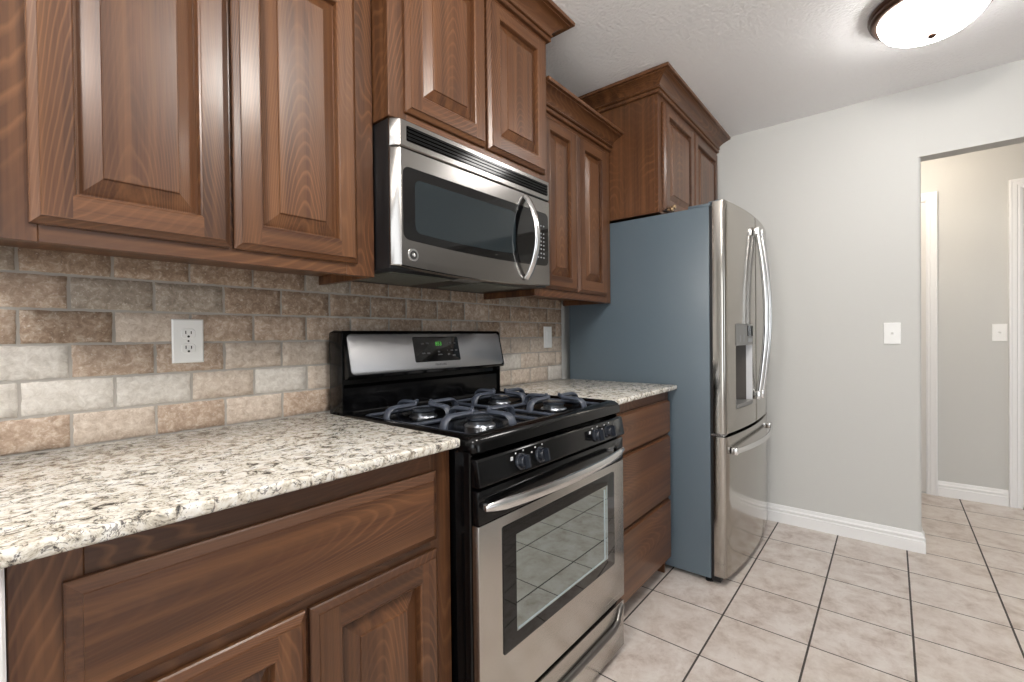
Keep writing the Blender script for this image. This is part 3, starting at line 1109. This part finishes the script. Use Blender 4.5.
# ------------------------------------------------------------------ microwave
t = thing('microwave', 'stainless over-the-range microwave with curved handle', 'microwave', (0.381, -0.2, 1.35))
MX0, MX1 = 0.003, 0.760
b = MB()
b.box(MX0, MX1, -0.362, -0.0075, 1.352, 1.770, 0.003, 2)
b.build('case', M['black_satin'], t)
MY = -0.392
def mw_front(x0, x1, z0, z1, dip=0.0, ch=0.020, seg=24, y=MY):
    """front plate with chamfered ends and a lower edge that sags in the middle"""
    w = MB()
    xs = [x0, x0 + 0.002, x0 + ch] + [x0 + ch + (x1 - x0 - 2 * ch) * k / seg for k in range(1, seg)] + [x1 - ch, x1 - 0.002, x1]
    yy = [-0.3680, y + 0.020, y] + [y] * (seg - 1) + [y, y + 0.020, -0.3680]
    rings = []
    for xx, yv in zip(xs, yy):
        u = (xx - x0) / (x1 - x0)
        zb = z0 - dip * (1 - (2 * u - 1) ** 2)
        r = 0.003
        rings.append([(xx, -0.3632, zb), (xx, yv + r, zb), (xx, yv, zb + r), (xx, yv, z1 - r), (xx, yv + r, z1), (xx, -0.3632, z1)])
    w.rings(rings)
    return w
vt = mw_front(MX0, MX1, 1.692, 1.769).build('vent_panel', M['steel_shade'], t, angle=25)
w = MB()
w.rings([frrect(0.044, 0.730, 1.710, 1.754, 0.005, MY), frrect(0.044, 0.730, 1.710, 1.754, 0.005, MY - 0.0008)])
for k in range(4):
    z = 1.715 + k * 0.0105
    w.prism([(MY - 0.0006, z), (MY - 0.0045, z - 0.001), (MY - 0.0045, z + 0.0015), (MY - 0.0006, z + 0.005)], 'x', 0.047, 0.727)
w.build('vent_grille', M['black'], vt, smooth=False)
md = mw_front(MX0, MX1, 1.359, 1.689, 0.014).build('front_panel', M['steel_shade'], t, angle=25)
w = MB()
top, bot = [], []
def glass_poly(x0, x1, z1, z0, dip, y, n=20):
    pts = []
    r = 0.02
    for k in range(5):
        a = math.radians(90 + 90 * k / 4)
        pts.append((x0 + r + r * math.cos(a), y, z1 - r + r * math.sin(a)))
    us = sorted(set([q * 0.02 / (x1 - x0) for q in (0, 0.03, 0.12, 0.28, 0.5, 0.75, 1.0)] + [1 - q * 0.02 / (x1 - x0) for q in (0, 0.03, 0.12, 0.28, 0.5, 0.75, 1.0)] + [k / n for k in range(1, n)]))
    for u in us:
        zz = z0 - dip * (1 - (2 * u - 1) ** 2)
        ex = min(u, 1 - u) * (x1 - x0)
        if ex < 0.02:
            zz += 0.02 - math.sqrt(max(0.0, 0.02 ** 2 - (0.02 - ex) ** 2))
        pts.append((x0 + u * (x1 - x0), y, zz))
    for k in range(5):
        a = math.radians(0 + 90 * k / 4)
        pts.append((x1 - r + r * math.cos(a), y, z1 - r + r * math.sin(a)))
    return pts
w.rings([glass_poly(0.030, 0.730, 1.638, 1.434, 0.010, MY), glass_poly(0.030, 0.730, 1.638, 1.434, 0.010, MY - 0.0015)])
gl = w.build('door_glass', M['black_glass'], md, angle=25)
w = MB()
w.rings([glass_poly(0.070, 0.525, 1.608, 1.456, 0.006, MY - 0.0014), glass_poly(0.070, 0.525, 1.608, 1.456, 0.006, MY - 0.0020)])
w.build('window_screen', M['door_screen'], md, angle=25)
w = MB()
hp = []
for k in range(21):
    u = k / 20
    zz = 1.372 + u * 0.302
    hp.append((0.585, MY - 0.004 - 0.052 * math.sin(math.pi * u) ** 0.75, zz))
w.tube(hp, 0.0145, 12, 0.009, up=(0, 1, 0))
w.build('handle', M['steel_bright'], md, angle=60)
for r, zz in enumerate((1.585, 1.555, 1.540, 1.525, 1.510, 1.495, 1.478, 1.462)):
    for cxx in (0.664, 0.682, 0.700):
        if r == 1 and cxx < 0.67:
            continue
        w = MB()
        w.box(cxx - 0.0035, cxx + 0.0035, MY - 0.0022, MY - 0.0015, zz - 0.0026, zz + 0.0026)
        w.build('key_mark', M['print_dim'], md, smooth=False)
# round badge with a curled monogram
w = MB()
bc = (0.062, MY, 1.391)
w.lathe(bc, [(0.019, 0.0), (0.019, -0.0015), (0.018, -0.0025)], 'y', 28, 0)
w.lathe((bc[0], bc[1] - 0.0024, bc[2]), [(0.0125, 0.0), (0.0125, -0.0008)], 'y', 24, 1)
for cxx, czz, s in ((-0.003, 0.0005, 1), (0.003, -0.0005, -1)):
    path = [(bc[0] + cxx + s * 0.0032 * math.cos(a) * (1 - a / 12), bc[1] - 0.0036, bc[2] + czz + 0.0050 * math.sin(a) * (1 - a / 12)) for a in [k * 0.45 for k in range(16)]]
    w.tube(path, 0.0009, 6, mi=0)
w.build('badge', [M['steel_bright'], M['slot']], md)
# underside: two grease filters and a lamp lens
for fx0, fx1 in ((0.05, 0.30), (0.42, 0.67)):
    w = MB()
    w.box(fx0, fx1, -0.30, -0.08, 1.3475, 1.3535, 0.002, 1)
    for k in range(9):
        yy = -0.285 + k * 0.024
        w.box(fx0 + 0.01, fx1 - 0.01, yy, yy + 0.010, 1.3465, 1.3480)
    w.build('grease_filter', M['filter'], t)
w = MB()
w.box(0.31, 0.41, -0.34, -0.28, 1.348, 1.353, 0.002, 1)
w.build('lamp_lens', M['grey_plastic'], t)

# ------------------------------------------------------------------ refrigerator
FX0, FX1 = 1.4425, 2.346
FC, HW = (FX0 + FX1) / 2, (FX1 - FX0) / 2
t = thing('refrigerator', 'stainless french-door refrigerator with slate side and bottom freezer', 'refrigerator', (FC, -0.45, 0))
b = MB()
b.box(FX0, FX1, -0.796, -0.035, 0.022, 1.748, 0.004, 2)
b.build('case', M['slate'], t)
b = MB()
b.box(FX0 + 0.004, FX1 - 0.004, -0.808, -0.797, 0.03, 1.745)
b.box(FX0 + 0.01, FX1 - 0.01, -0.835, -0.797, 0.012, 0.034)
for fx in (FX0 + 0.03, FX1 - 0.03):
    for fy in (-0.78, -0.08):
        b.lathe((fx, fy, 0.0), [(0.018, 0.0), (0.018, 0.008), (0.009, 0.010), (0.009, 0.024)], 'z', 12)
b.build('gasket_and_base', M['black_satin'], t)
def fy(x):
    return -(0.862 + 0.034 * (1 - ((x - FC) / HW) ** 2))
def door_prism(x0, x1, z0, z1, hole=None, r0=0.012, r1=0.006):
    """curved-front door; hole = (hx0, hx1, hz0, hz1) opens a niche for the dispenser"""
    w = MB()
    N = 16
    xs = sorted(set([round(x0 + r0 * q, 5) for q in (0.0, 0.15, 0.5, 1.0)] + [round(x1 - r1 * q, 5) for q in (0.0, 0.15, 0.5, 1.0)] + [round(x0 + r0 + (x1 - x0 - r0 - r1) * k / N, 5) for k in range(1, N)] + ([hole[0], hole[1]] if hole else [])))
    def yf(x):
        y = fy(x)
        if x < x0 + r0:
            q = 1 - (x - x0) / r0
            y += r0 * (1 - math.sqrt(max(0, 1 - q * q)))
        if x > x1 - r1:
            q = 1 - (x1 - x) / r1
            y += r1 * (1 - math.sqrt(max(0, 1 - q * q)))
        return y
    zs = [z0] + ([hole[2], hole[3]] if hole else []) + [z1]
    yb = -0.810
    V = {}
    def vf(i, j):
        if ('f', i, j) not in V:
            V[('f', i, j)] = w.bm.verts.new((xs[i], yf(xs[i]), zs[j]))
        return V[('f', i, j)]
    def vb(i, j):
        if ('b', i, j) not in V:
            V[('b', i, j)] = w.bm.verts.new((xs[i], yb, zs[j]))
        return V[('b', i, j)]
    n, mz = len(xs), len(zs)
    for i in range(n - 1):
        for j in range(mz - 1):
            inside = hole and xs[i] >= hole[0] - 1e-6 and xs[i + 1] <= hole[1] + 1e-6 and j == 1
            if not inside:
                w.bm.faces.new((vf(i, j), vf(i + 1, j), vf(i + 1, j + 1), vf(i, j + 1)))
            w.bm.faces.new((vb(i, j), vb(i, j + 1), vb(i + 1, j + 1), vb(i + 1, j)))
        w.bm.faces.new((vf(i, 0), vb(i, 0), vb(i + 1, 0), vf(i + 1, 0)))
        w.bm.faces.new((vf(i, mz - 1), vf(i + 1, mz - 1), vb(i + 1, mz - 1), vb(i, mz - 1)))
    for j in range(mz - 1):
        w.bm.faces.new((vf(0, j), vf(0, j + 1), vb(0, j + 1), vb(0, j)))
        w.bm.faces.new((vf(n - 1, j), vb(n - 1, j), vb(n - 1, j + 1), vf(n - 1, j + 1)))
    return w
HX0, HX1, HZ0, HZ1 = 1.565, 1.815, 0.800, 1.205
dl = door_prism(FX0 + 0.001, FC - 0.003, 0.700, 1.764, (HX0, HX1, HZ0, HZ1)).build('door', M['steel_v'], t, angle=30)
dr = door_prism(FC + 0.003, FX1 - 0.001, 0.700, 1.764, None, 0.006, 0.012).build('door', M['steel_v'], t, angle=30)
fz = door_prism(FX0 + 0.001, FX1 - 0.001, 0.040, 0.684, None, 0.012, 0.012).build('freezer_drawer', M['steel_v'], t, angle=30)
# dispenser niche, display and drip tray
w = MB()
YN = -0.822
YM = fy(1.815) + 0.028
for pts in ([(HX0, fy(HX0), HZ0), (HX0, fy(HX0), HZ1), (HX0 + 0.012, YN, HZ1), (HX0 + 0.012, YN, HZ0)],
            [(HX1, fy(HX1), HZ1), (HX1, fy(HX1), HZ0), (HX1 - 0.004, YM, HZ0), (HX1 - 0.004, YM, HZ1)],
            [(HX1 - 0.004, YM, HZ1), (HX1 - 0.004, YM, HZ0), (HX1 - 0.055, YN, HZ0), (HX1 - 0.055, YN, HZ1)],
            [(HX0 + 0.012, YN, HZ0), (HX0 + 0.012, YN, HZ1), (HX1 - 0.055, YN, HZ1), (HX1 - 0.055, YN, HZ0)],
            [(HX0, fy(HX0), HZ0), (HX0 + 0.012, YN, HZ0), (HX1 - 0.055, YN, HZ0), (HX1, fy(HX1), HZ0)],
            [(HX0, fy(HX0), HZ1), (HX1, fy(HX1), HZ1), (HX1 - 0.055, YN, HZ1), (HX0 + 0.012, YN, HZ1)]):
    w.face(pts, 1 if pts[2][0] == HX1 - 0.004 else 0)  # front of the right niche wall paler: light on it put into the colour
di = w.build('dispenser', [M['niche'], M['lit_plastic']], dl, smooth=False)
w = MB()
n = 10
rings = []
for k in range(n + 1):
    xx = HX0 + 0.001 + (HX1 - HX0 - 0.002) * k / n
    yy = fy(xx)
    rings.append([(xx, yy + 0.030, 1.098), (xx, yy - 0.004, 1.102), (xx, yy - 0.004, 1.203), (xx, yy + 0.030, 1.203)])
w.rings(rings)
pn = w.build('control_display', M['grey_plastic'], dl)
w = MB()
def onface(x0, x1, z0, z1, d=0.0044, th=0.001):
    w.rings([[(x0, fy(x0) - d, z0), (x1, fy(x1) - d, z0), (x1, fy(x1) - d, z1), (x0, fy(x0) - d, z1)], [(x0, fy(x0) - d - th, z0), (x1, fy(x1) - d - th, z0), (x1, fy(x1) - d - th, z1), (x0, fy(x0) - d - th, z1)]])
onface(1.715, 1.810, 1.145, 1.197)
w.build('display_screen', M['black_glass'], dl)
for q in ((1.605, 1.612, 1.118, 1.150), (1.655, 1.662, 1.118, 1.150), (1.725, 1.800, 1.116, 1.134)):
    w = MB()
    onface(*q)
    w.build('display_icon', M['print_dim'], dl, smooth=False)
w = MB()
rings = []
for k in range(n + 1):
    xx = HX0 + 0.004 + (HX1 - HX0 - 0.008) * k / n
    yy = fy(xx)
    yq = YN - 0.002 if xx < HX1 - 0.06 else YN - 0.002 + (fy(HX1) + 0.006 - YN) * (xx - HX1 + 0.06) / 0.06
    rings.append([(xx, yq, 0.804), (xx, yy - 0.003, 0.804), (xx, yy - 0.003, 0.822), (xx, yq, 0.822)])
w.rings(rings)
w.build('drip_tray', M['grey_plastic'], dl)
w = MB()
w.box(1.62, 1.67, YN - 0.018, YN - 0.001, 0.90, 1.06, 0.006, 2)
w.build('paddle', M['grey_plastic'], dl)
# door handles
for hx, par in ((FC - 0.042, dl), (FC + 0.042, dr)):
    w = MB()
    base = fy(hx)
    path = []
    for k in range(25):
        u = k / 24
        path.append((hx, base - 0.020 - 0.036 * math.sin(math.pi * u), 0.835 + u * 0.845))
    w.tube(path, 0.010, 12, 0.013, up=(0, 1, 0))
    for zz in (0.825, 1.668):
        w.box(hx - 0.013, hx + 0.013, base - 0.030, base - 0.001, zz - 0.006, zz + 0.036, 0.004, 2)
    w.build('handle', M['steel_bright'], par, angle=50)
w = MB()
path = []
for k in range(25):
    u = k / 24
    xx = 1.505 + u * 0.778
    path.append((xx, fy(xx) - 0.022 - 0.022 * math.sin(math.pi * u), 0.616))
w.tube(path, 0.008, 12, 0.013)
for xx in (1.512, 2.276):
    w.box(xx - 0.020, xx + 0.020, fy(xx) - 0.028, fy(xx) - 0.001, 0.600, 0.632, 0.004, 2)
w.build('handle', M['steel_bright'], fz, angle=50)
for hx in (FX0 + 0.045, FX1 - 0.045):
    w = MB()
    w.box(hx - 0.040, hx + 0.040, -0.800, -0.700, 1.7485, 1.762, 0.003, 2)
    w.lathe((hx - 0.015, -0.825, 1.7645), [(0.012, 0.0), (0.012, 0.008), (0.009, 0.010)], 'z', 14)
    w.box(hx - 0.030, hx + 0.002, -0.835, -0.790, 1.7645, 1.770, 0.001, 1)
    w.build('hinge', M['slate'], t)
w = MB()
w.box(FX0 + 0.001, FX0 + 0.060, -0.855, -0.797, 0.686, 0.697, 0.002, 1)
w.lathe((FX0 + 0.022, -0.838, 0.684), [(0.010, 0.0), (0.010, 0.016)], 'z', 12)
w.build('hinge', M['steel_bright'], t)

# ------------------------------------------------------------------ ceiling light
LX, LY = 1.635, -1.566
t = thing('ceiling_light', 'lit flush-mount dome light with bronze rim on the ceiling', 'lamp', (LX, LY, CEIL))
w = MB()
w.lathe((LX, LY, CEIL), [(0.165, -0.0005), (0.186, -0.0005), (0.196, -0.008), (0.197, -0.018), (0.190, -0.026), (0.192, -0.032), (0.186, -0.042), (0.176, -0.046), (0.165, -0.044)], 'z', 48)
w.build('rim', M['bronze'], t, angle=50)
w = MB()
w.lathe((LX, LY, CEIL), [(0.166, -0.040), (0.166, -0.047), (0.160, -0.066), (0.145, -0.088), (0.120, -0.107), (0.088, -0.120), (0.050, -0.128), (0.018, -0.131), (0.010, -0.131)], 'z', 48)
w.build('glass_dome', M['dome'], t, angle=60)
w = MB()
w.lathe((LX, LY, CEIL), [(0.010, -0.130), (0.014, -0.133), (0.014, -0.137), (0.008, -0.143), (0.002, -0.146)], 'z', 16)
w.build('finial', M['bronze'], t)
